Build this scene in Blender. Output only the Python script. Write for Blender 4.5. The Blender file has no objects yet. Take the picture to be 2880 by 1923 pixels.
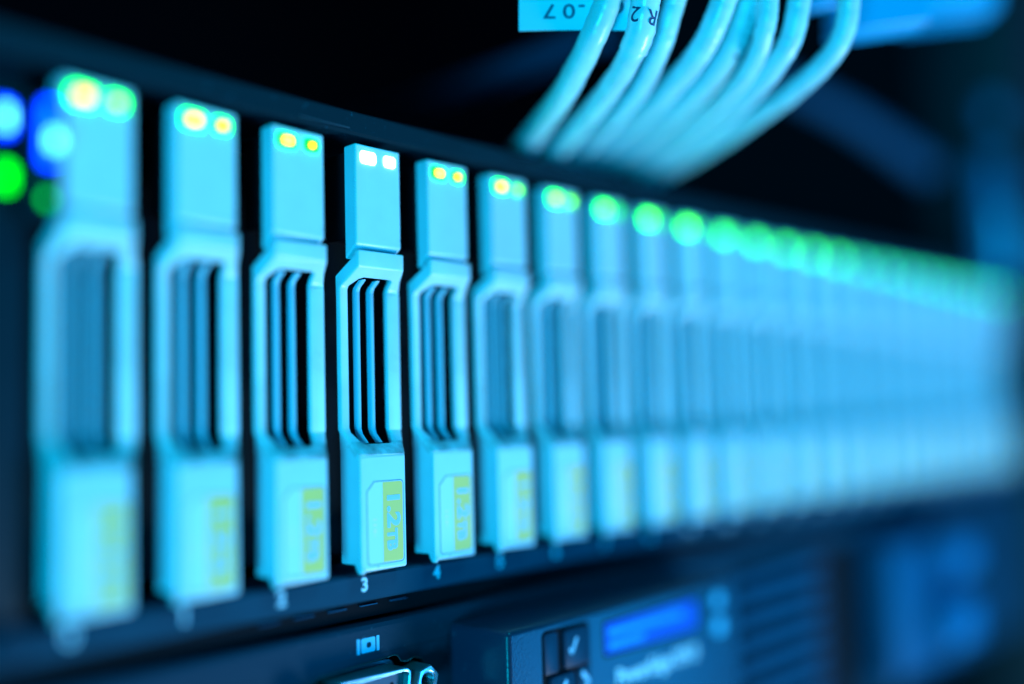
import bpy, bmesh, math, random
from mathutils import Vector, Matrix

random.seed(7)
S = 0.001                     # everything below is written in millimetres
scn = bpy.context.scene
COL = scn.collection

# ------------------------------------------------------------------ materials
def mat(name, base, rough=.5, metal=0., spec=.5, bump=0., bscale=900., speck=None, speck_scale=300., speck_at=.68, coat=0., mottled=0., mscale=160):
    m = bpy.data.materials.new(name); m.use_nodes = True
    nt = m.node_tree; b = nt.nodes['Principled BSDF']
    b.inputs['Base Color'].default_value = (*base, 1)
    b.inputs['Roughness'].default_value = rough
    b.inputs['Metallic'].default_value = metal
    b.inputs['Specular IOR Level'].default_value = spec
    b.inputs['Coat Weight'].default_value = coat
    tc = nt.nodes.new('ShaderNodeTexCoord')
    if bump:
        n = nt.nodes.new('ShaderNodeTexNoise'); n.inputs['Scale'].default_value = bscale; n.inputs['Detail'].default_value = 4
        nt.links.new(tc.outputs['Object'], n.inputs['Vector'])
        bp = nt.nodes.new('ShaderNodeBump'); bp.inputs['Strength'].default_value = bump; bp.inputs['Distance'].default_value = .0002
        nt.links.new(n.outputs['Fac'], bp.inputs['Height']); nt.links.new(bp.outputs['Normal'], b.inputs['Normal'])
    col = None
    if mottled:
        n = nt.nodes.new('ShaderNodeTexNoise'); n.inputs['Scale'].default_value = mscale; n.inputs['Detail'].default_value = 5
        nt.links.new(tc.outputs['Object'], n.inputs['Vector'])
        r = nt.nodes.new('ShaderNodeValToRGB')
        r.color_ramp.elements[0].position = .3; r.color_ramp.elements[1].position = .7
        r.color_ramp.elements[0].color = (*[c * (1 - mottled) for c in base], 1); r.color_ramp.elements[1].color = (*base, 1)
        nt.links.new(n.outputs['Fac'], r.inputs['Fac']); col = r.outputs['Color']
        rr = nt.nodes.new('ShaderNodeMapRange'); rr.inputs['To Min'].default_value = rough - .1; rr.inputs['To Max'].default_value = rough + .12
        nt.links.new(n.outputs['Fac'], rr.inputs['Value']); nt.links.new(rr.outputs['Result'], b.inputs['Roughness'])
    if speck:
        v = nt.nodes.new('ShaderNodeTexNoise'); v.inputs['Scale'].default_value = speck_scale; v.inputs['Detail'].default_value = 2
        nt.links.new(tc.outputs['Object'], v.inputs['Vector'])
        r = nt.nodes.new('ShaderNodeValToRGB')
        r.color_ramp.elements[0].position = speck_at; r.color_ramp.elements[1].position = speck_at + .05
        r.color_ramp.elements[0].color = (0, 0, 0, 1); r.color_ramp.elements[1].color = (1, 1, 1, 1)
        nt.links.new(v.outputs['Fac'], r.inputs['Fac'])
        mx = nt.nodes.new('ShaderNodeMix'); mx.data_type = 'RGBA'
        mx.inputs[6].default_value = (*base, 1); mx.inputs[7].default_value = (*speck, 1)
        if col: nt.links.new(col, mx.inputs[6])
        nt.links.new(r.outputs['Color'], mx.inputs[0]); col = mx.outputs[2]
    if col: nt.links.new(col, b.inputs['Base Color'])
    return m

def lamp_mat(name, rgb, strength):
    m = bpy.data.materials.new(name); m.use_nodes = True
    b = m.node_tree.nodes['Principled BSDF']
    b.inputs['Base Color'].default_value = (.01, .03, .04, 1); b.inputs['Roughness'].default_value = .3
    b.inputs['Emission Color'].default_value = (*rgb, 1); b.inputs['Emission Strength'].default_value = strength
    return m

M = dict(
    carrier=mat('carrier plastic', (.40, .70, .80), .34, bump=.12, bscale=2600, speck=(.12, .26, .32), speck_scale=420, speck_at=.735, mottled=.07),
    lever=mat('lever plastic', (.44, .74, .83), .3, bump=.10, bscale=2600, mottled=.10),
    grime=mat('scuffed lever foot plastic', (.40, .68, .76), .3, bump=.3, bscale=700, mottled=.6, mscale=420),
    bar=mat('grille bar plastic', (.20, .54, .70), .26, bump=.08, bscale=2000),
    label_white=mat('label paper', (.46, .75, .82), .5),
    label_yellow=mat('yellow label ink', (.74, .62, .14), .5, mottled=.05),
    label_text=mat('label figures', (.26, .58, .82), .5),
    faint=mat('faint yellow print', (.74, .74, .55), .5),
    seam=mat('label seam', (.10, .22, .32), .5),
    drive_metal=mat('shaded drive case metal', (.004, .008, .012), .6, spec=.2),  # near black: shade of the recess is put into the colour
    spring=mat('spring steel', (.05, .10, .14), .35, metal=.6),
    chassis=mat('dark navy chassis paint', (.001, .016, .026), .5, spec=.08, bump=.15, bscale=1500, speck=(.002, .06, .10), speck_scale=1500, speck_at=.68),
    strip=mat('lit chassis paint', (.001, .046, .085), .5, spec=.08, bump=.15, bscale=1500, mottled=.15),  # chassis paint made lighter, standing in for light from below
    cavity=mat('black cavity', (.004, .006, .010), .9, spec=.1),
    number=mat('printed white number', (.42, .74, .9), .5),
    panel=mat('server panel paint', (.001, .028, .054), .5, spec=.08, bump=.3, bscale=1800, speck=(.01, .05, .085), speck_scale=900, speck_at=.68),
    module=mat('display module plastic', (.001, .024, .056), .34, spec=.4, bump=.35, bscale=2200, speck=(.02, .07, .12), speck_scale=1100, speck_at=.70),
    key=mat('keypad plastic', (.001, .022, .05), .4, spec=.15, bump=.2, bscale=2200),
    keymark=mat('keypad symbol ink', (.20, .55, .80), .5),
    icon=mat('monitor symbol ink', (.03, .50, .80), .5),
    lettering=mat('silver lettering', (.45, .82, .92), .4),
    metal=mat('connector metal', (.36, .58, .66), .28, metal=.9, bump=.1, bscale=1500),
    darkmetal=mat('dull connector bracket', (.02, .09, .11), .35, metal=.6),
    insert=mat('connector insert', (.010, .045, .085), .45),
    louvre=mat('louvre plastic', (.0, .07, .15), .5, spec=.08),
    latch=mat('end latch plastic', (.0, .07, .16), .45, spec=.15),
    handle=mat('latch grip plastic', (.0, .15, .34), .45, spec=.15),
    post=mat('rack post paint', (.0, .17, .36), .35, bump=.1, bscale=200),
    plate=mat('lit post paint', (.01, .60, .92), .4),  # post colour lightened to stand in for light on it
    post_dark=mat('rack post dark paint', (.002, .010, .020), .6),
    bracket=mat('blue bracket plastic', (.0, .36, .70), .4),
    arm=mat('dark blue arm plastic', (.0, .045, .10), .55, spec=.08),
    cable=mat('white cable jacket', (.36, .77, .85), .32, bump=.3, bscale=420, mottled=.16, mscale=260),
    paper=mat('paper tag', (.34, .72, .86), .55, bump=.05, bscale=600),
    tape=mat('clear label wrap', (.42, .76, .84), .25, bump=.08, bscale=400),
    ink=mat('blue black ink', (.012, .05, .14), .5),
    back=mat('rack back panel', (.001, .002, .004), .9, spec=.0),
)
M['white_hot'] = lamp_mat('lamp white hot', (.80, 1., .86), 14)
M['white_lens'] = lamp_mat('lamp white lens', (.62, 1., .86), 4)
M['core_warm'] = lamp_mat('lamp warm white', (1., .95, .72), 9)
M['core_hot'] = lamp_mat('lamp amber white', (1., .92, .06), 6.5)
M['core_amber'] = lamp_mat('lamp amber', (1., .98, .0), 6)
M['core_lime'] = lamp_mat('lamp lime', (.42, 1., .0), 7)
M['core_green'] = lamp_mat('lamp bright green', (.22, 1., .0), 9)
M['rim_green'] = lamp_mat('lamp green lens', (.0, 1., .0), 14)
M['rim_mid'] = lamp_mat('lamp mid green', (.0, 1., .05), 9)
M['core_mid'] = lamp_mat('lamp mid green core', (.1, 1., .05), 7)
M['rim_soft'] = lamp_mat('lamp soft green', (.0, 1., .25), 5)
M['rim_dim'] = lamp_mat('lamp dim green', (.0, 1., .05), 2.6)
M['core_blue'] = lamp_mat('lamp pale blue', (.10, .75, 1.), 6)
M['rim_blue'] = lamp_mat('lamp deep blue', (.0, .03, 1.), 10)
M['led_leaf'] = lamp_mat('lamp deep green', (.0, 1., .0), 4)
M['lcd'] = lamp_mat('blue display', (.0, .06, 1.), 1.0)
M['lcd'].node_tree.nodes['Principled BSDF'].inputs['Specular IOR Level'].default_value = .08
M['lcd_row'] = lamp_mat('blue display text', (.0, .16, 1.), 1.0)

# ------------------------------------------------------------------ helpers
def link(o, parent=None):
    COL.objects.link(o)
    if parent: o.parent = parent
    return o

def tag(o, label, cat, group=None, kind=None):
    if label: o['label'] = label
    if cat: o['category'] = cat
    if group: o['group'] = group
    if kind: o['kind'] = kind
    return o

def thing(name, label, cat, loc=(0, 0, 0), group=None):
    o = bpy.data.objects.new(name, None); o.location = [c * S for c in loc]; o.empty_display_size = .005
    link(o); return tag(o, label, cat, group)

class MB:
    def __init__(s): s.bm = bmesh.new()
    def v(s, p): return s.bm.verts.new([c * S for c in p])
    def box(s, x0, x1, y0, y1, z0, z1, bev=0., seg=2):
        r = bmesh.ops.create_cube(s.bm, size=1)
        vs = r['verts']
        for w in vs:
            w.co = Vector(((x0 + x1) / 2 + w.co.x * (x1 - x0), (y0 + y1) / 2 + w.co.y * (y1 - y0), (z0 + z1) / 2 + w.co.z * (z1 - z0))) * S
        if bev:
            es = list({e for w in vs for e in w.link_edges})
            bmesh.ops.bevel(s.bm, geom=es, offset=bev * S, segments=seg, affect='EDGES', profile=.5)
        return s
    def prism(s, pts, axis, a, b, bev=0., seg=2):
        """closed outline pts (2D) extruded along axis from a to b"""
        def p3(p, t):
            return {'x': (t, p[0], p[1]), 'y': (p[0], t, p[1]), 'z': (p[0], p[1], t)}[axis]
        A = [s.v(p3(p, a)) for p in pts]; B = [s.v(p3(p, b)) for p in pts]
        fs = [s.bm.faces.new(A), s.bm.faces.new(B[::-1])]
        n = len(pts)
        for i in range(n): fs.append(s.bm.faces.new((A[i], B[i], B[(i + 1) % n], A[(i + 1) % n])))
        bmesh.ops.recalc_face_normals(s.bm, faces=fs)
        if bev:
            es = list({e for f in fs for e in f.edges})
            bmesh.ops.bevel(s.bm, geom=es, offset=bev * S, segments=seg, affect='EDGES', profile=.5)
        return s
    def ring(s, outer, inner, axis, a, b):
        """flat plate between two outlines of the same vertex count, from a to b along axis"""
        def p3(p, t):
            return {'x': (t, p[0], p[1]), 'y': (p[0], t, p[1]), 'z': (p[0], p[1], t)}[axis]
        n = len(outer); L = []
        for t in (a, b):
            L.append(([s.v(p3(p, t)) for p in outer], [s.v(p3(p, t)) for p in inner]))
        fs = []
        for i in range(n):
            j = (i + 1) % n
            (Oa, Ia), (Ob, Ib) = L
            for q in ((Oa[i], Oa[j], Ia[j], Ia[i]), (Ob[j], Ob[i], Ib[i], Ib[j]), (Oa[j], Oa[i], Ob[i], Ob[j]), (Ia[i], Ia[j], Ib[j], Ib[i])):
                fs.append(s.bm.faces.new(q))
        bmesh.ops.recalc_face_normals(s.bm, faces=fs)
        return s
    def tube(s, path, rad, n=16, caps=True):
        P = [Vector(p) for p in path]; rings = []
        up = None
        for i, p in enumerate(P):
            t = (P[min(i + 1, len(P) - 1)] - P[max(i - 1, 0)]).normalized()
            if up is None:
                up = Vector((0, 0, 1)) if abs(t.z) < .9 else Vector((1, 0, 0))
            a = (up - t * up.dot(t)).normalized(); up = a; b = t.cross(a)
            r = rad[i] if isinstance(rad, (list, tuple)) else rad
            rings.append([s.v(p + (a * math.cos(2 * math.pi * k / n) + b * math.sin(2 * math.pi * k / n)) * r) for k in range(n)])
        for A, B in zip(rings, rings[1:]):
            for k in range(n): s.bm.faces.new((A[k], A[(k + 1) % n], B[(k + 1) % n], B[k]))
        if caps: s.bm.faces.new(rings[0][::-1]); s.bm.faces.new(rings[-1])
        return s
    def build(s, name, m, parent=None, smooth=True, loc=None):
        me = bpy.data.meshes.new(name); s.bm.normal_update(); s.bm.to_mesh(me); s.bm.free()
        me.materials.append(m)
        if smooth:
            for p in me.polygons: p.use_smooth = True
            try: me.set_sharp_from_angle(angle=math.radians(38))
            except Exception: pass
        o = bpy.data.objects.new(name, me)
        if loc: o.location = [c * S for c in loc]
        return link(o, parent)

def bevel(o, w, seg=2, ang=35):
    b = o.modifiers.new('edge', 'BEVEL'); b.width = w * S; b.segments = seg; b.limit_method = 'ANGLE'; b.angle_limit = math.radians(ang)
    return o

def rrect(x0, x1, z0, z1, r, n=5, cham=None):
    """rounded rectangle outline; cham = size of a straight cut at the upper left corner"""
    pts = []
    for (cx, cz, a0) in ((x1 - r, z1 - r, 0), (x0 + r, z1 - r, 90), (x0 + r, z0 + r, 180), (x1 - r, z0 + r, 270)):
        if cham and a0 == 90:
            pts += [(x0 + cham + (-cham) * k / n, z1 - cham * k / n) for k in range(n + 1)]
            continue
        for k in range(n + 1):
            t = math.radians(a0 + 90 * k / n); pts.append((cx + r * math.cos(t), cz + r * math.sin(t)))
    return pts

def text_mesh(body, size, thick=.12, bold=0., sx=1., shear=0.):
    """flat lettering as a mesh in mm: x right, y up, extruded towards z; returns list of faces data"""
    cu = bpy.data.curves.new('lettering', 'FONT'); cu.body = body; cu.size = size; cu.align_x = 'CENTER'; cu.align_y = 'CENTER'
    cu.extrude = thick; cu.offset = bold; cu.resolution_u = 4; cu.shear = shear
    o = bpy.data.objects.new('lettering', cu); COL.objects.link(o)
    dg = bpy.context.evaluated_depsgraph_get()
    me = bpy.data.meshes.new_from_object(o.evaluated_get(dg))
    bpy.data.objects.remove(o)
    for w in me.vertices: w.co.x *= sx
    return me

def text_obj(name, body, size, m, parent, fn, thick=.05, bold=0., sx=1., shear=0.):
    me = text_mesh(body, size, thick, bold, sx, shear)
    for w in me.vertices: w.co = Vector(fn(w.co)) * S
    me.materials.clear(); me.materials.append(m); me.update()
    return link(bpy.data.objects.new(name, me), parent)

def poly_curve(pts, n=10):
    """Catmull-Rom through pts"""
    P = [Vector(p) for p in pts]; P = [P[0] * 2 - P[1]] + P + [P[-1] * 2 - P[-2]]; out = []
    for i in range(1, len(P) - 2):
        for k in range(n):
            t = k / n; a, b, c, d = P[i - 1:i + 3]
            out.append(.5 * ((2 * b) + (-a + c) * t + (2 * a - 5 * b + 4 * c - d) * t * t + (-a + 3 * b - 3 * c + d) * t ** 3))
    out.append(P[-2]); return out

# ------------------------------------------------------------------ one hot-swap drive
PITCH = 17.8
def make_drive():
    root = thing('hot_swap_drive', None, 'hard drive')
    # upper block with the lamps
    b = MB().prism([(0, 77.2), (3.4, 77.2), (3.4, 56.15), (0, 58.7)], 'x', 0, 10.7).build('upper_cover', M['carrier'], root); bevel(b, .34, 3, 25)
    # lower block: side wall, front face, and the front edge reaching lower in a rounded foot
    prof = [(0, 20.35), (1.7, 22.1), (5.7, 22.1), (5.7, 1.2), (1.9, 1.2), (1.5, .1), (.35, -.1), (0, .25)]
    b = MB().prism(prof, 'x', 0, 10.7).build('lower_cover', M['carrier'], root); bevel(b, .3, 3, 25)
    f = MB().box(-.08, 1.05, -.1, 1.3, -.42, 1.1, .45, 3).build('foot', M['carrier'], root)
    # lever: bent plate, outline per profile row (y, z, xL, xR, opening left, opening right)
    rows = [(-.55, 57.5, -.05, 10.75, None), (-.55, 54.45, -.05, 10.75, None),
            (1.6, 52.95, -.17, 11.8, None),
            (1.85, 52.78, -.19, 11.95, (2.9, 9.4)), (2.15, 52.57, -.21, 12.1, (2.3, 10.1)),
            (3.95, 51.35, -.6, 13.4, (1.25, 10.6)), (4.2, 50.7, -.7, 13.6, (1.2, 10.6)),
            (4.2, 38., -.7, 13.6, (1.2, 10.6)),
            (4.2, 25.6, -.65, 13.5, (1.2, 10.6)), (3.9, 24.7, -.5, 13.3, (1.3, 10.6)),
            (2.3, 23.0, -.2, 12.2, (2.3, 9.6)), (2.0, 22.7, -.18, 11.9, (2.9, 9.0)),
            (1.8, 22.5, -.16, 11.8, None), (0.02, 20.6, -.06, 10.75, None)]
    mb = MB(); V = []
    for y, z, xl, xr, op in rows:
        a, c = op if op else (3.2 + 0, 8.9)
        V.append([mb.v((x, y, z)) for x in (xl, a, c, xr)])
    for i in range(len(rows) - 1):
        opening = rows[i][4] and rows[i + 1][4]
        for k in range(3):
            if k == 1 and opening: continue
            mb.bm.faces.new((V[i][k], V[i][k + 1], V[i + 1][k + 1], V[i + 1][k]))
    bmesh.ops.recalc_face_normals(mb.bm, faces=mb.bm.faces)
    if mb.bm.faces[0:1] and False: pass
    lv = mb.build('lever', M['lever'], root, smooth=True)
    me = lv.data
    if me.polygons[0].normal.y > 0: me.flip_normals()
    me.materials.append(M['grime'])
    for p in me.polygons:
        if p.center.z < 23.2 * S and p.normal.z > .2: p.material_index = 1
    s = lv.modifiers.new('thickness', 'SOLIDIFY'); s.thickness = 1.25 * S; s.offset = -1
    bevel(lv, .32, 3, 30)
    for x0, x1 in ((-.55, .8), (11.9, 13.3)):
        xo = 0 if x0 < 0 else -2.9
        low = [(2.5, 23.0), (1.0, 21.5), (5.7, 21.5)] if x0 < 0 else [(5.7, 25.0)]
        mb = MB().prism([(-.1, 57.1), (-.1, 54.45), (4.4, 51.3), (4.5, 50.6), (4.5, 25.4)] + low + [(5.7, 53.3)], 'x', x0, x1)
        for w in mb.bm.verts:
            if w.co.y < 0 or w.co.z < 24 * S: w.co.x += (.5 if xo == 0 else xo) * S
        sk = mb.build('lever_flank', M['lever'], lv, smooth=False); bevel(sk, .2, 2, 25)
    # grille bars inside the opening follow the same profile
    for x0, x1 in ((3.45, 4.45), (6.75, 7.75)):
        line = [(2.6, 52.7), (4.3, 51.35), (4.6, 50.6), (4.6, 25.4), (4.2, 24.4), (2.5, 22.7)]
        mb = MB(); A = []
        for y, z in line:
            A.append([mb.v((x, yy, z)) for x, yy in ((x0, y + 1.3), (x0, y + .25), (x0 + .25, y), (x1 - .25, y), (x1, y + .25), (x1, y + 1.3))])
        for i in range(len(line) - 1):
            for k in range(6): mb.bm.faces.new((A[i][k], A[i][(k + 1) % 6], A[i + 1][(k + 1) % 6], A[i + 1][k]))
        mb.bm.faces.new(A[0]); mb.bm.faces.new(A[-1][::-1]); bmesh.ops.recalc_face_normals(mb.bm, faces=mb.bm.faces)
        o = mb.build('grille_bar', M['bar'], root, smooth=False); bevel(o, .14, 2, 25)
    # latch strip let into the right-hand rail
    lt = MB().box(10.35, 13.45, 3.95, 5.0, 24.9, 50.6, .25, 2).build('latch', M['lever'], root)
    # drive case behind, its metal coloured black for the shade inside the grille
    MB().box(.5, 13.3, 15, 56, 1.5, 76, .2, 1).build('drive_case', M['drive_metal'], root)
    MB().box(.6, 10.3, 3.4, 9.4, 60, 76.2).build('upper_neck', M['drive_metal'], root)  # same blackened metal, stands in for shade beside the upper cover
    # spring fingers on the right flank
    mb = MB()
    for z in (68, 61, 44, 37.5, 31): mb.box(13.2, 13.95, 6.6, 9, z, z + 2.6, .2, 1)
    mb.build('contact_spring', M['spring'], root)
    ct = MB().box(13.7, 15.4, 7.4, 8.0, 3.2, 4.4, .2, 1).box(13.7, 14.5, 6.6, 7.2, 8.2, 12.4, .3, 1).build('catch', M['spring'], root)
    # capacity label
    lab = MB().prism(rrect(1.55, 9.95, 1.15, 15.75, .7, 5, 1.7), 'y', -.05, .3).build('label', M['label_white'], root, smooth=False)
    MB().ring(rrect(1.38, 10.12, .98, 15.92, .8, 5, 1.75), rrect(1.55, 9.95, 1.15, 15.75, .7, 5, 1.7), 'y', -.025, .2).build('label_seam', M['seam'], lab, smooth=False)
    yo = rrect(5.0, 9.82, 1.28, 15.62, .6, 5)
    yo = [(x, z) for x, z in yo if x > 6] ; yo = sorted([p for p in yo if p[1] > 8], key=lambda p: p[0])[::-1] and [(5.05, 1.28)] + [p for p in rrect(5.0, 9.82, 1.28, 15.62, .6, 5) if p[0] > 8 and p[1] < 8] + [p for p in rrect(5.0, 9.82, 1.28, 15.62, .6, 5) if p[0] > 8 and p[1] > 8] + [(5.05, 15.62)]
    MB().prism(yo, 'y', -.085, .1).build('capacity_band', M['label_yellow'], lab, smooth=False)
    # lettering reads downwards: its x runs along -z, its y runs along +x
    text_obj('capacity_figures', '1.2', 4.1, M['label_text'], lab, lambda c: (7.45 + c.y, -.11 - c.z, 10.7 - c.x), .02, .13, 1.36)
    text_obj('capacity_unit', 'TB', 3.2, M['label_text'], lab, lambda c: (7.1 + c.y, -.11 - c.z, 5.2 - c.x), .02, .12, 1.02)
    mb = MB()
    for x0, x1, z0, z1 in ((2.7, 3.7, 8.9, 9.2), (2.8, 3.6, 7.9, 8.3), (2.9, 3.5, 6.6, 7.4), (3.0, 3.3, 6.0, 6.3)): mb.box(x0, x1, -.07, .1, z0, z1)
    mb.build('faint_print', M['faint'], lab, smooth=False)
    # two lamps
    l1 = MB().prism(rrect(1.05, 4.8, 73.6, 76.05, .7), 'y', -.3, .4, .16).build('lamp', M['rim_green'], root)
    MB().prism(rrect(1.95, 4.05, 74.2, 75.45, .5), 'y', -.42, -.25, .06).build('lamp_core', M['core_amber'], l1)
    l2 = MB().prism(rrect(6.6, 9.5, 73.75, 76.0, .7), 'y', -.3, .4, .16).build('lamp', M['rim_green'], root)
    MB().prism(rrect(7.45, 8.7, 74.35, 75.35, .45), 'y', -.42, -.25, .06).build('lamp_core', M['core_amber'], l2)
    return root

ORD = ['first', 'second', 'third', 'fourth', 'fifth', 'sixth', 'seventh', 'eighth', 'ninth', 'tenth', 'eleventh', 'twelfth']
LAB = {0: 'hugely blurred pale drive with amber and green lamps at the left end of the row',
       1: 'blurred pale drive with two green ringed lamps, second from the left end',
       2: 'slightly soft pale drive with two lamps, just left of the drive with blazing lamps',
       3: 'sharpest pale drive with blazing white lamps and readable yellow label, above printed 3',
       4: 'fairly sharp pale drive with readable yellow label, just right of the blazing lamps',
       5: 'soft pale drive with one amber and one green lamp, sixth from the left end'}
def drive_label(i):
    if i in LAB: return LAB[i]
    if i < 12: return 'blurred pale drive with green lamp glow, %s from the left end of the row' % ORD[i]
    if i == 23: return 'strongly blurred pale drive at the far right end of the row'
    return 'strongly blurred pale drive, %s from the far right end of the row' % ORD[23 - i]

def copy_tree(o, parent=None):
    c = o.copy(); COL.objects.link(c); c.parent = parent
    for ch in list(o.children): copy_tree(ch, c)
    return c

LEDS = {0: ('rim_green', 'core_amber', 'rim_green', 'core_lime'), 1: ('rim_green', 'core_hot', 'rim_green', 'core_amber'),
        2: ('rim_green', 'core_hot', 'rim_green', 'core_amber'), 3: ('white_lens', 'white_hot', 'white_lens', 'core_warm'),
        4: ('rim_green', 'core_hot', 'rim_green', 'core_amber'), 5: ('rim_green', 'core_amber', 'rim_dim', 'core_green'),
        6: ('rim_green', 'core_lime', 'rim_dim', 'core_green'), 7: ('rim_green', 'core_green', 'rim_dim', 'rim_dim'), 8: ('rim_green', 'core_green', 'rim_dim', 'rim_dim')}
proto = make_drive()
drives = []
for i in range(24):
    d = proto if i == 0 else copy_tree(proto)
    drives.append(d)
for i, d in enumerate(drives):
    d.location = (i * PITCH * S, (random.uniform(-.12, .12) if i not in (3, 4) else 0) * S, 0)
    tag(d, drive_label(i), 'hard drive', 'hot swap drives side by side in the enclosure')
    lamps = [c for c in d.children if c.name.startswith('lamp')]
    lamps.sort(key=lambda o: min(w.co.x for w in o.data.vertices))
    ks = LEDS.get(i, ('rim_green', 'core_green', 'rim_dim', 'rim_dim') if i < 10 else ('rim_mid', 'core_mid', 'rim_dim', 'rim_dim') if i < 15 else ('rim_soft', 'rim_soft', 'rim_dim', 'rim_dim'))
    for o, k in zip((lamps[0], lamps[0].children[0], lamps[1], lamps[1].children[0]), ks):
        o.material_slots[0].link = 'OBJECT'; o.material_slots[0].material = M[k]

# ------------------------------------------------------------------ drive enclosure
enc = thing('drive_enclosure', 'dark navy storage enclosure holding the long row of pale drives', 'disk enclosure', (0, 6, -5))
def E(o):                                   # children written in world mm
    o.location = -enc.location; return o
X0, X1 = -30, 444
E(MB().prism([(1.2, 79.0), (.5, 79.4), (.5, 82.9), (.9, 83.3), (9, 83.3), (60, 83.3), (60, 79.0)], 'x', X0, X1).build('top_lip', M['chassis'], enc, smooth=False))
E(MB().prism([(2.9, -.75), (2.5, -1.1), (2.5, -5.2), (2.9, -5.6), (60, -5.6), (60, -.75)], 'x', X0, X1).build('bottom_strip', M['strip'], enc, smooth=False))
E(MB().box(X0, X1, 58, 60, -.2, 79).build('backplane', M['cavity'], enc, smooth=False))
E(MB().box(X0, -3.0, 4.0, 57, -.2, 78.95, .5, 2).build('left_ear', M['chassis'], enc))
E(MB().box(430, X1, .5, 57, -.2, 78.95, .5, 2).build('right_ear', M['chassis'], enc))
mb = MB()
for i in range(24): mb.box(i * PITCH - 3.6, i * PITCH - 3.2, 8, 57, -.2, 78.9)
o = E(mb.build('bay_divider', M['cavity'], enc, smooth=False))
# seam slit on the lip above the third drive
E(MB().box(41.5, 52.5, .3, .7, 79.75, 80.0).build('lip_slot', M['spring'], enc, smooth=False))
for i in range(24):
    E(text_obj('bay_number', str(i), 3.3, M['number'], enc, lambda c, i=i: (i * PITCH + 2.65 + c.x, 2.46 - c.z, -2.7 + c.y), .03, .12))
# lamps on light guides at the left end, plus a built halo and reflection
def status(x, z, y, w, h, rim, core=None, ck=.5):
    o = E(MB().prism(rrect(x - w / 2, x + w / 2, z - h / 2, z + h / 2, min(w, h) * .35), 'y', y - .4, y + .5, .15).build('status_lamp', M[rim], enc))
    if core: MB().prism(rrect(x - w * .32, x + w * .32, z - h * ck / 2, z + h * ck / 2, w * .2), 'y', y - .55, y - .35, .05).build('lamp_core', M[core], o)
status(-6.4, 70.6, 4.0, 2.2, 4.6, 'rim_blue', 'core_blue', .6)
status(-6.2, 62.1, 4.0, 2.0, 3.7, 'led_leaf')
E(MB().box(-3.75, -1.2, -1.2, 6.0, 56, 73.5, .4, 2).build('light_guide', M['chassis'], enc))
status(-2.4, 68.0, -1.2, 2.0, 9.0, 'rim_blue');  # tall blue halo of the lamp, put in as a glowing slab
status(-1.75, 67.0, -1.75, 1.5, 2.4, 'core_blue')
status(-2.6, 58.6, -1.2, 1.0, 1.4, 'rim_dim')  # faint green reflection, put in as a small glowing block
mb = MB(); mb.tube([(-6.6, -1.2, -2.1), (-6.6, 4.2, -2.1)], 2.4, 24)
E(mb.build('thumb_screw', M['panel'], enc))
# little vent slots under the strip
mb = MB()
for k in range(5): mb.box(36 + k * 7.2, 40.0 + k * 7.2, 5.6, 6.0, -7.1, -6.9)
E(mb.build('vent_slot', M['louvre'], enc, smooth=False))
E(MB().box(X0, X1, 6.05, 50, -9.2, -5.65).build('under_tray', M['cavity'], enc, smooth=False))

# ------------------------------------------------------------------ lower server
srv = thing('rack_server', 'dark navy server under the drive row with display, keypad and monitor port', 'server', (150, 10, -70))
DEEP = Vector((1.75, 2.0, -.5)) * S           # the front panel stands this much deeper than first laid out
def R(o):
    o.location = -srv.location; return o
# front panel with an opening for the monitor port
PY = 2.0
def rect_ring(x0, x1, z0, z1): return [(x0, z0), (x1, z0), (x1, z1), (x0, z1)]
VX, VZ = 54.6, -22.5                         # centre of the port
R(MB().prism([(PY + 1.3, -9.3), (PY + .25, -9.75), (PY, -10.5), (PY, -15.2), (PY + 4, -15.2), (50, -15.2), (50, -9.3)], 'x', -30, 444).build('top_bezel', M['panel'], srv, smooth=False))
R(MB().box(-30, 38.0, PY + .012, 6, -70, -15.3).build('front_panel', M['panel'], srv, smooth=False))
R(MB().box(71.2, 184, PY + .012, 6, -70, -15.3).build('front_panel', M['panel'], srv, smooth=False))
# cut-out plate round the port: stepped outline with a screw lobe on the right
outl = [(38.0, -15.25), (71.2, -15.25), (71.2, -32), (38.0, -32)]
def dense(poly, n):
    out = []
    for i, p in enumerate(poly):
        q = poly[(i + 1) % len(poly)]
        out += [(p[0] + (q[0] - p[0]) * k / n, p[1] + (q[1] - p[1]) * k / n) for k in range(n)]
    return out
port_open = [(44.9, -17.0), (62.2, -16.1), (63.0, -16.25), (63.9, -17.5), (65.2, -17.75), (67.2, -17.4), (69.0, -18.0), (70.2, -19.5), (70.6, -22.5), (70.2, -25.4), (68, -27.2), (64.8, -27.3), (63.6, -28.4), (62.6, -29.2),
             (46.4, -29.2), (45, -28), (44, -27.2), (41.4, -27.0), (39.6, -25.5), (38.9, -22.5), (39.5, -19.6), (41.2, -18.0), (43.6, -17.9)]
def plate_with_hole(outer, inner, y0, y1):
    mb = MB(); fs = []
    for y in (y0, y1):
        es = []
        for poly in (outer, inner):
            vs = [mb.v((x, y, z)) for x, z in poly]
            es += [mb.bm.edges.new((vs[i], vs[(i + 1) % len(vs)])) for i in range(len(vs))]
        bmesh.ops.triangle_fill(mb.bm, use_beauty=True, edges=es)
    inn = [[mb.v((x, y, z)) for x, z in inner] for y in (y0, y1)]
    n = len(inner)
    for i in range(n): mb.bm.faces.new((inn[0][i], inn[0][(i + 1) % n], inn[1][(i + 1) % n], inn[1][i]))
    bmesh.ops.remove_doubles(mb.bm, verts=mb.bm.verts, dist=1e-7)
    bmesh.ops.recalc_face_normals(mb.bm, faces=mb.bm.faces)
    return mb
R(plate_with_hole(outl, port_open, PY + .006, PY + 2.2).build('port_plate', M['panel'], srv, smooth=False))
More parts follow.
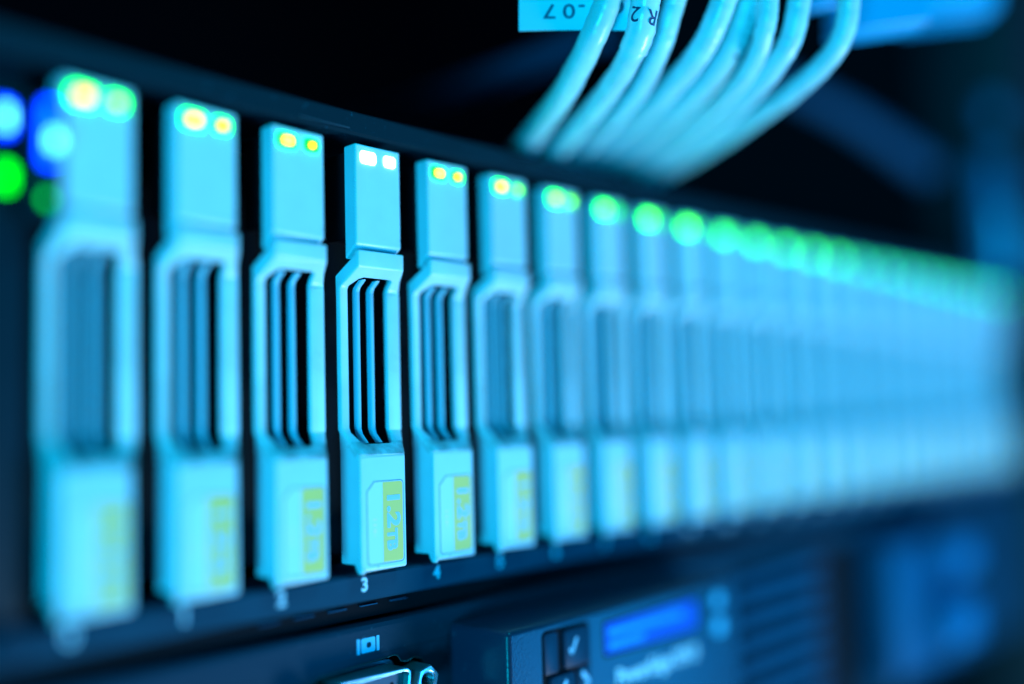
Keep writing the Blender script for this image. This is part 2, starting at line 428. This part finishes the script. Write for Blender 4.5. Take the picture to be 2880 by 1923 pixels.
R(MB().tube([(x, PY, z) for x, z in port_open + port_open[:1]], .16, 8, False).build('port_rim', M['darkmetal'], srv))
vga = R(MB().box(39, 70.5, PY + 2.3, PY + 3, -31, -16).build('monitor_port', M['cavity'], srv, smooth=False))
def dshape(x0, x1, z0, z1, r, sl):
    base = [(x1, z1), (x0, z1), (x0 + sl, z0), (x1 - sl, z0)]
    out = []
    for i, p in enumerate(base):
        a = Vector(base[i - 1]) - Vector(p); b = Vector(base[(i + 1) % 4]) - Vector(p)
        a.normalize(); b.normalize(); P = Vector(p)
        for k in range(6):
            t = k / 5; q = (P + a * r) * (1 - t) ** 2 + P * 2 * t * (1 - t) + (P + b * r) * t ** 2
            out.append((q.x, q.y))
    return out
so, si = dshape(45.3, 62.6, -27.8, -17.6, 1.8, 1.5), dshape(45.9, 62.0, -27.2, -18.2, 1.5, 1.4)
sh = MB().ring(so, si, 'y', -2.6, 4.3).build('port_shell', M['metal'], vga); bevel(sh, .22, 3)
fl = MB().ring(dshape(44.6, 63.3, -28.5, -16.9, 2.2, 1.6), so, 'y', PY + 1.1, PY + 1.6).build('shell_flange', M['darkmetal'], vga, smooth=False)
iv = MB().prism(dshape(46.0, 61.9, -27.1, -18.3, 1.5, 1.4), 'y', -1.0, 4.2).build('port_insert', M['insert'], vga, smooth=False)
mb = MB()
for r_, zz in enumerate((-20.4, -22.6, -24.8)):
    for k in range(5): mb.tube([(49.0 + k * 2.5 + (r_ % 2) * .6, -1.04, zz), (49.0 + k * 2.5 + (r_ % 2) * .6, -.6, zz)], .45, 12)
mb.build('pin_hole', M['cavity'], vga)
for cx in (42.2, 66.5):
    hexo = [(2.75 * math.cos(math.radians(60 * k + 12 + (i_ / 4) * 60)), 0) for k in range(1) for i_ in range(1)]
    o_pts, i_pts = [], []
    for k in range(24):
        t = math.radians(15 * k + 14)
        r6 = 2.55 / math.cos(((math.degrees(t) - 14) % 60 - 30) * math.pi / 180) * .96
        o_pts.append((cx + r6 * math.cos(t), -20.9 + r6 * math.sin(t))); i_pts.append((cx + 1.62 * math.cos(t), -20.9 + 1.62 * math.sin(t)))
    h = MB().ring(o_pts, i_pts, 'y', -2.6, 4.25).build('screw_post', M['metal'], vga, smooth=False); bevel(h, .2, 2)
    mb = MB()
    for k in range(9):
        mb.tube([(cx + 1.5 * math.cos(2 * math.pi * j / 20), -2.35 + .55 * k + .55 * j / 20, -20.9 + 1.5 * math.sin(2 * math.pi * j / 20)) for j in range(21)], .2, 6)
    mb.build('screw_thread', M['metal'], h)
# monitor symbol: rounded screen between two bars
ic = R(plate_with_hole(rrect(54.5, 57.8, -14.55, -11.95, .35), rrect(55.75, 56.85, -13.75, -12.75, .4), PY - .03, PY + .1).build('monitor_symbol', M['icon'], srv, smooth=False))
MB().box(53.55, 54.2, PY - .03, PY + .1, -14.6, -11.9).box(58.1, 58.75, PY - .03, PY + .1, -14.6, -11.9).build('symbol_bar', M['icon'], ic, smooth=False)
# protruding display module
MY = -12.0
mod = R(MB().box(77.9, 160.5, MY, PY + 1.95, -72, -12.95, 1.15, 5).build('display_module', M['module'], srv)); mod.location -= DEEP
kx0, kx1, kz0, kz1 = 87.3, 102.0, -31.0, -14.5
# keypad well drawn as a dark inlay, four keys in a pinwheel
MB().prism(rrect(kx0, kx1, kz0, kz1, 1.3), 'y', MY - .012, MY + .5).build('keypad_well', M['cavity'], mod, smooth=False)
keys = [rrect(93.3, 101.3, -22.6, -15.2, .7), rrect(87.75, 91.9, -22.9, -15.0, .8), rrect(89.0, 96.4, -30.6, -23.4, .7), rrect(97.7, 101.6, -30.6, -23.2, .7)]
for k, pts in enumerate(keys):
    MB().prism(pts, 'y', MY - (.85 if k in (0, 2) else .4), MY + .4, .22).build('key', M['key'], mod)
def strokes(lines, r, y, name):
    mb = MB()
    for L in lines:
        for (a, b) in zip(L, L[1:]):
            d = Vector((b[0] - a[0], b[1] - a[1])); d.normalize(); n = Vector((-d.y, d.x)) * r
            mb.prism([(a[0] + n.x, a[1] + n.y), (b[0] + n.x, b[1] + n.y), (b[0] - n.x, b[1] - n.y), (a[0] - n.x, a[1] - n.y)], 'y', y, y + .08)
    return mb.build(name, M['keymark'], mod, smooth=False)
strokes([[(94.7, -18.8), (95.3, -19.9), (97.0, -17.0)]], .32, MY - .92, 'tick_symbol')
strokes([[(98.9, -24.2), (101.0, -26.4), (98.9, -28.6)]], .5, MY - .47, 'arrow_symbol')
strokes([[(93.6, -24.7), (91.6, -26.7), (93.6, -28.7)]], .4, MY - .92, 'arrow_symbol')
MB().prism(rrect(106.6, 142.2, -23.0, -15.6, .8), 'y', MY - .02, MY + .3).build('display_frame', M['cavity'], mod, smooth=False)
lcd = MB().prism(rrect(107.2, 141.6, -22.4, -16.2, .5), 'y', MY - .05, MY + .3).build('display', M['lcd'], mod, smooth=False)
MB().box(108.5, 136, MY - .07, MY, -19.0, -17.6).box(108.5, 121, MY - .07, MY, -21.6, -20.2).build('display_text', M['lcd_row'], lcd, smooth=False)
text_obj('lettering', 'PowerEdge R910', 4.5, M['lettering'], mod, lambda c: (126.0 + c.x, MY - .04 - c.z, -27.9 + c.y), .04, .1, .98)
for z, r_ in ((-17.5, 1.7), (-23.6, 2.0)):
    mb = MB(); mb.tube([(150.8, MY - .6, z), (150.8, MY + .3, z)], r_, 20); mb.build('indicator_button', M['icon'], mod)
# louvres
mb = MB()
for k in range(8):
    z = -19.0 - k * 6.6
    mb.prism([(PY - .2, z), (PY + 3.4, z - 1.4), (PY + 3.4, z - 3.4), (PY + 2.8, z - 3.6), (PY - .2, z - 3.0)], 'x', 184.3, 236)
R(mb.build('louvre', M['louvre'], srv, smooth=False))
R(MB().box(184, 262, PY + 4, 8, -70, -15.3).build('louvre_back', M['cavity'], srv, smooth=False))
R(MB().box(262, 444, PY + .012, 6, -70, -15.3).build('front_panel', M['panel'], srv, smooth=False))
lt = R(MB().box(266, 330, -8, PY - .02, -62, -17, 2.5, 3).build('end_latch', M['latch'], srv))
mb = MB(); mb.box(300, 322, -17, -8.1, -31, -19, 3, 3); mb.build('latch_grip', M['handle'], lt)
mb = MB(); mb.box(296, 320, -17, -8.1, -55, -40, 3, 3); mb.build('latch_grip', M['handle'], lt)

srv.location += DEEP

# ------------------------------------------------------------------ cables
CAM = dict(yaw=0.7399, pitch=0.076, roll=-0.0268, loc=(-63.5645, -144.1805, 26.1101), fpx=2884.6229)
CABLES = [
    ([(86.7, -35.4, 108.4), (86.8, -33.5, 103.6), (87.0, -30.2, 98.6), (89.3, -24.8, 94.8), (94.2, -16.5, 92.0), (102.7, -3.3, 90.2), (111.6, 10.9, 88.6), (124.6, 32.6, 86.9)],
     2.79, 'pale network cable passing in front of the paper tag, leftmost of the cables'),
    ([(91.5, -40.6, 108.3), (91.5, -38.7, 103.4), (92.6, -36.3, 98.0), (94.5, -32.0, 94.5), (99.6, -23.9, 92.0), (108.7, -9.9, 90.3), (118.7, 6.1, 88.9), (133.6, 31.6, 87.5)],
     2.61, 'pale network cable with the curled printed wrap and paper tag, second from left'),
    ([(101.0, -41.1, 111.1), (101.0, -38.9, 106.1), (101.6, -36.0, 100.4), (104.4, -31.2, 96.6), (109.8, -23.4, 93.9), (117.9, -11.4, 92.6), (129.4, 5.9, 92.0), (143.8, 32.0, 90.4)],
     2.42, 'thin pale network cable just right of the one with the printed wrap'),
    ([(107.4, -48.0, 110.9), (107.4, -45.9, 105.8), (108.3, -41.9, 100.1), (110.5, -36.4, 96.7), (115.1, -29.4, 95.6), (124.1, -16.8, 94.8), (135.6, 1.8, 94.4), (149.9, 27.8, 93.9)],
     2.72, 'pale network cable in the middle of the bundle, right of the dark gap'),
    ([(115.3, -48.0, 113.4), (115.7, -46.4, 108.1), (116.5, -43.6, 102.3), (118.4, -39.3, 98.7), (123.6, -31.4, 96.6), (132.2, -18.4, 95.5), (144.7, 0.7, 95.2), (158.6, 27.2, 93.9)],
     2.88, 'pale network cable with dark print specks along its jacket, mid bundle'),
    ([(113.1, -52.8, 111.1), (114.1, -51.8, 106.0), (115.6, -49.9, 100.8), (119.0, -45.7, 96.9), (124.5, -38.2, 94.6), (134.0, -26.1, 94.2), (146.8, -7.4, 93.9), (163.3, 19.2, 93.9)],
     2.16, 'narrow pale network cable lying over the speckled one, third from right'),
    ([(119.3, -56.7, 111.8), (119.9, -55.3, 106.6), (121.1, -52.9, 100.4), (122.9, -48.5, 96.6), (128.4, -40.9, 94.6), (138.4, -28.0, 93.9), (153.0, -8.2, 93.7), (171.6, 22.0, 93.0)],
     2.46, 'pale network cable second from the right of the bundle'),
    ([(126.7, -63.3, 112.0), (127.5, -62.1, 106.8), (128.9, -60.1, 101.4), (130.7, -55.6, 97.2), (135.8, -46.1, 94.6), (145.0, -32.2, 93.9), (156.1, -14.6, 93.6), (169.6, 9.3, 93.4), (185.7, 39.3, 93.2)],
     2.38, 'pale network cable bowing farthest right, beside the blue bracket'),
]
cable_objs = []
for ci, (pts, rad, lab) in enumerate(CABLES):
    path = poly_curve(pts, 9)
    path = [p + Vector((random.uniform(-.12, .12), random.uniform(-.12, .12), random.uniform(-.12, .12))) for p in path]
    o = MB().tube(path, rad * .94, 20).build('network_cable', M['cable'])
    sm = o.modifiers.new('round', 'SUBSURF'); sm.levels = 1; sm.render_levels = 1
    tag(o, lab, 'cable', 'pale network cables hanging over the drive row')
    cable_objs.append((o, path))

# paper tag on the second cable: a sheet passing behind the first cable, its lettering upside down
cab2, path2 = cable_objs[1]
eye = Vector(CAM['loc'])
def frame_at(path, k, r):
    p = path[k]; t = (path[k - 1] - path[k + 1]).normalized()
    f = (eye - p); f = (f - t * f.dot(t)).normalized(); sd = f.cross(t) * -1
    if sd.dot(Vector((math.sin(CAM['yaw']), -math.cos(CAM['yaw']), 0))) < 0: sd = -sd
    return p, t, f, sd
sleeve_path = path2[4:25]
MB().tube([p for p in sleeve_path], 2.74, 24, False).build('printed_wrap', M['tape'], cab2)
tA, tB, tC = Vector((79.4, -17.6, 100.1)), Vector((93.7, -33.5, 99.5)), Vector((79.1, -18.5, 113.1))
tx = (tB - tA).normalized(); ty = (tC - tA); ty = (ty - tx * ty.dot(tx)).normalized(); tn = tx.cross(ty)
if tn.dot(eye - tA) < 0: tn = -tn
mb = MB(); L = (tB - tA).length
def sheet(u): return tA + tx * (u * L) + tn * (.5 * math.sin(u * 3.0))
F, B = [], []
for k in range(13):
    u = k / 12
    F.append((mb.v(sheet(u)), mb.v(sheet(u) + ty * 13))); B.append((mb.v(sheet(u) - tn * .18), mb.v(sheet(u) + ty * 13 - tn * .18)))
for a, b in zip(F, F[1:]): mb.bm.faces.new((a[0], b[0], b[1], a[1]))
for a, b in zip(B, B[1:]): mb.bm.faces.new((b[0], a[0], a[1], b[1]))
for k in (0, 1):
    for i in range(12): mb.bm.faces.new((F[i][k], B[i][k], B[i + 1][k], F[i + 1][k]))
for i in (0, 12): mb.bm.faces.new((F[i][0], F[i][1], B[i][1], B[i][0]))
bmesh.ops.recalc_face_normals(mb.bm, faces=mb.bm.faces)
tg = mb.build('paper_tag', M['paper'], cab2, smooth=False)
for ch, px, pz, sx in (('7', 5.9, 3.75, 1.35), ('0', 9.55, 3.75, 1.3), ('-', 11.95, 4.3, 1.2), ('C', 18.7, 4.7, 1.1)):
    text_obj('tag_figure', ch, 3.9, M['ink'], tg, lambda c, px=px, pz=pz: sheet(px / L) + tx * (-c.x) + ty * (pz - c.y) + tn * (.03 + c.z), .03, .03, sx)
p, t, f, sd = frame_at(path2, 13, 2.9)
for ch, ang in (('R', 42), ('2', -34)):
    def onwrap(c, ang=ang):
        a = math.radians(ang) - c.x / 2.9
        return p + t * (-c.y - .2) + (f * math.cos(a) + sd * math.sin(a)) * (2.78 + c.z)
    text_obj('wrap_figure', ch, 3.9, M['ink'], cab2, onwrap, .02, .02, 1.15)
# faint print along the jacket of the fifth cable
cab5, path5 = cable_objs[4]
mb = MB()
for k in range(9, 26):
    p, t, f, sd = frame_at(path5, k, 2.9)
    for j in range(2):
        if random.random() < .45: continue
        a0 = math.radians(28 + random.uniform(-6, 6)); a1 = a0 + random.choice((.18, .34)); o_ = j * .35; w = random.choice((.1, .22))
        def q(a, y): return p + t * y + (f * math.cos(a) + sd * math.sin(a)) * 2.79
        mb.bm.faces.new([mb.v(q(a0, o_)), mb.v(q(a1, o_)), mb.v(q(a1, o_ + w)), mb.v(q(a0, o_ + w))])
mb.build('jacket_print', M['ink'], cab5, smooth=False)

# ------------------------------------------------------------------ rack around

def slab(name, quad, off, m, parent=None, bev=.6):
    A = [Vector(q) for q in quad]; off = Vector(off); mb = MB()
    a = [mb.v(q) for q in A]; b = [mb.v(q + off) for q in A]; n = len(A)
    mb.bm.faces.new(a); mb.bm.faces.new(b[::-1])
    for i in range(n): mb.bm.faces.new((a[i], b[i], b[(i + 1) % n], a[(i + 1) % n]))
    bmesh.ops.recalc_face_normals(mb.bm, faces=mb.bm.faces)
    o = mb.build(name, m, parent); bevel(o, bev); return o
br = slab('cable_bracket', [(148, -49.8, 108.9), (162.8, -65.5, 111.3), (162.7, -67.0, 126.5), (147.6, -50.7, 124)], (6, 5.5, 0), M['bracket'])
tag(br, 'bright blue bracket at the top edge just right of the outermost cable', 'bracket')
br2 = slab('cable_bracket', [(233.0, -36.0, 140.8), (249.8, -54.4, 142.8), (250.2, -56.2, 160), (233.4, -38, 160)], (9, 8, 0), M['bracket'])
tag(br2, 'blurred darker blue bracket at the top edge, farther right behind the first', 'bracket')
br3 = slab('cable_strap', [(139.3, -46.0, 112.3), (146.8, -54.2, 114.6), (146.8, -54.8, 122), (139.3, -46.6, 122)], (2, 2, 0), M['bracket'])
tag(br3, 'small blue strap end showing between the two rightmost cables at the top', 'strap')
mb = MB(); mb.tube([(118, -17, 114.5), (126.1, 9.6, 117.2), (153.5, 97.6, 126.8), (170, 150, 132)], 2.4, 12)
tag(mb.build('support_rail', M['arm']), 'dim blue rail slanting back into the dark, left of the cables', 'rail')
mb = MB(); mb.tube([(132, 0, 116), (139.3, 24.7, 118.9), (167.5, 81.7, 131.8), (190, 127, 142)], 1.8, 12)
tag(mb.build('support_rail', M['arm']), 'fainter second rail in the dark, right behind the first slanting rail', 'rail')
mb = MB(); mb.tube(poly_curve([(250, 40, 158), (279.9, 31.1, 148.0), (312.1, 19.2, 138.7), (358.4, 7.4, 123.6)], 6), [3.6 + 2 * k / 18 for k in range(19)], 14)
tag(mb.build('dark_hose', M['arm']), 'dim blue hose slanting down right in the dark beyond the cables', 'hose')
po = thing('rack_post', 'blurred dark rack post with a blue lit strip at the far right', 'rack post', (452, 10, 0))
def K(o): o.location = -po.location; return o
K(MB().box(446, 520, -6, 40, -200, 400, 1, 2).build('upright', M['post_dark'], po))
K(MB().box(430.5, 444, 4, 12, 84, 142, 1, 2).build('side_strip', M['post'], po))
K(MB().box(431.5, 443, 2.5, 3.9, 84, 116, .5, 2).build('lit_strip_part', M['plate'], po))  # added piece: the strip's brighter lit end, light put into its colour
K(MB().box(433, 441, 2, 8, 158, 168, 1, 2).build('cage_nut', M['post'], po))
bd = MB().box(-400, 900, 520, 526, -400, 600).build('backdrop', M['back'], smooth=False); bd['kind'] = 'structure'

# ------------------------------------------------------------------ camera
yaw, pit, rol = CAM['yaw'], CAM['pitch'], CAM['roll']
fw = Vector((math.cos(yaw) * math.cos(pit), math.sin(yaw) * math.cos(pit), math.sin(pit)))
r0 = Vector((math.sin(yaw), -math.cos(yaw), 0)); u0 = r0.cross(fw)
rr = r0 * math.cos(rol) + u0 * math.sin(rol); uu = -r0 * math.sin(rol) + u0 * math.cos(rol)
cd = bpy.data.cameras.new('camera'); cam = bpy.data.objects.new('camera', cd); COL.objects.link(cam)
mw = Matrix((rr, uu, -fw)).transposed().to_4x4(); mw.translation = Vector(CAM['loc']) * S
cam.matrix_world = mw
cd.sensor_width = 36; cd.lens = CAM['fpx'] / 2880 * 36; cd.clip_start = .005; cd.clip_end = 20
cd.dof.use_dof = True; cd.dof.focus_distance = .1895; cd.dof.aperture_fstop = cd.lens / 19.5
scn.camera = cam

# ------------------------------------------------------------------ lamps
def area(name, loc, target, size, rgb, watts):
    l = bpy.data.lights.new(name, 'AREA'); l.shape = 'DISK'; l.size = size * S; l.color = rgb; l.energy = watts
    o = bpy.data.objects.new(name, l); COL.objects.link(o); o.location = Vector(loc) * S
    o.rotation_euler = (Vector(target) - Vector(loc)).to_track_quat('-Z', 'Y').to_euler(); return o
area('key_lamp', (430, -430, -480), (170, 0, 30), 240, (.54, .72, .90), 6.2)
area('side_lamp', (-450, -300, -150), (60, 0, 40), 180, (.0, .53, .84), 5.7)
area('top_lamp', (140, -220, 360), (150, 10, 60), 140, (.0, .60, .9), 1.1)  # added fill from above for the lower ramps, no such source seen
area('blue_lamp', (540, -430, -130), (120, 0, -20), 330, (.0, .34, 1.), 3.2)  # added at the mirror angle for blue sheen on dark fronts, source unseen
w = bpy.data.worlds.new('World'); scn.world = w; w.use_nodes = True
w.node_tree.nodes['Background'].inputs['Color'].default_value = (.0, .18, .45, 1)
w.node_tree.nodes['Background'].inputs['Strength'].default_value = .012

# ------------------------------------------------------------------ render settings
scn.view_settings.view_transform = 'Standard'; scn.view_settings.look = 'None'; scn.view_settings.exposure = 0; scn.view_settings.gamma = 1
scn.view_settings.use_curve_mapping = False
scn.render.engine = 'CYCLES'
scn.cycles.use_denoising = True
scn.cycles.max_bounces = 6; scn.cycles.diffuse_bounces = 3; scn.cycles.glossy_bounces = 3
scn.cycles.sample_clamp_indirect = 4
scn.cycles.use_adaptive_sampling = False
scn.cycles.caustics_reflective = False; scn.cycles.caustics_refractive = False
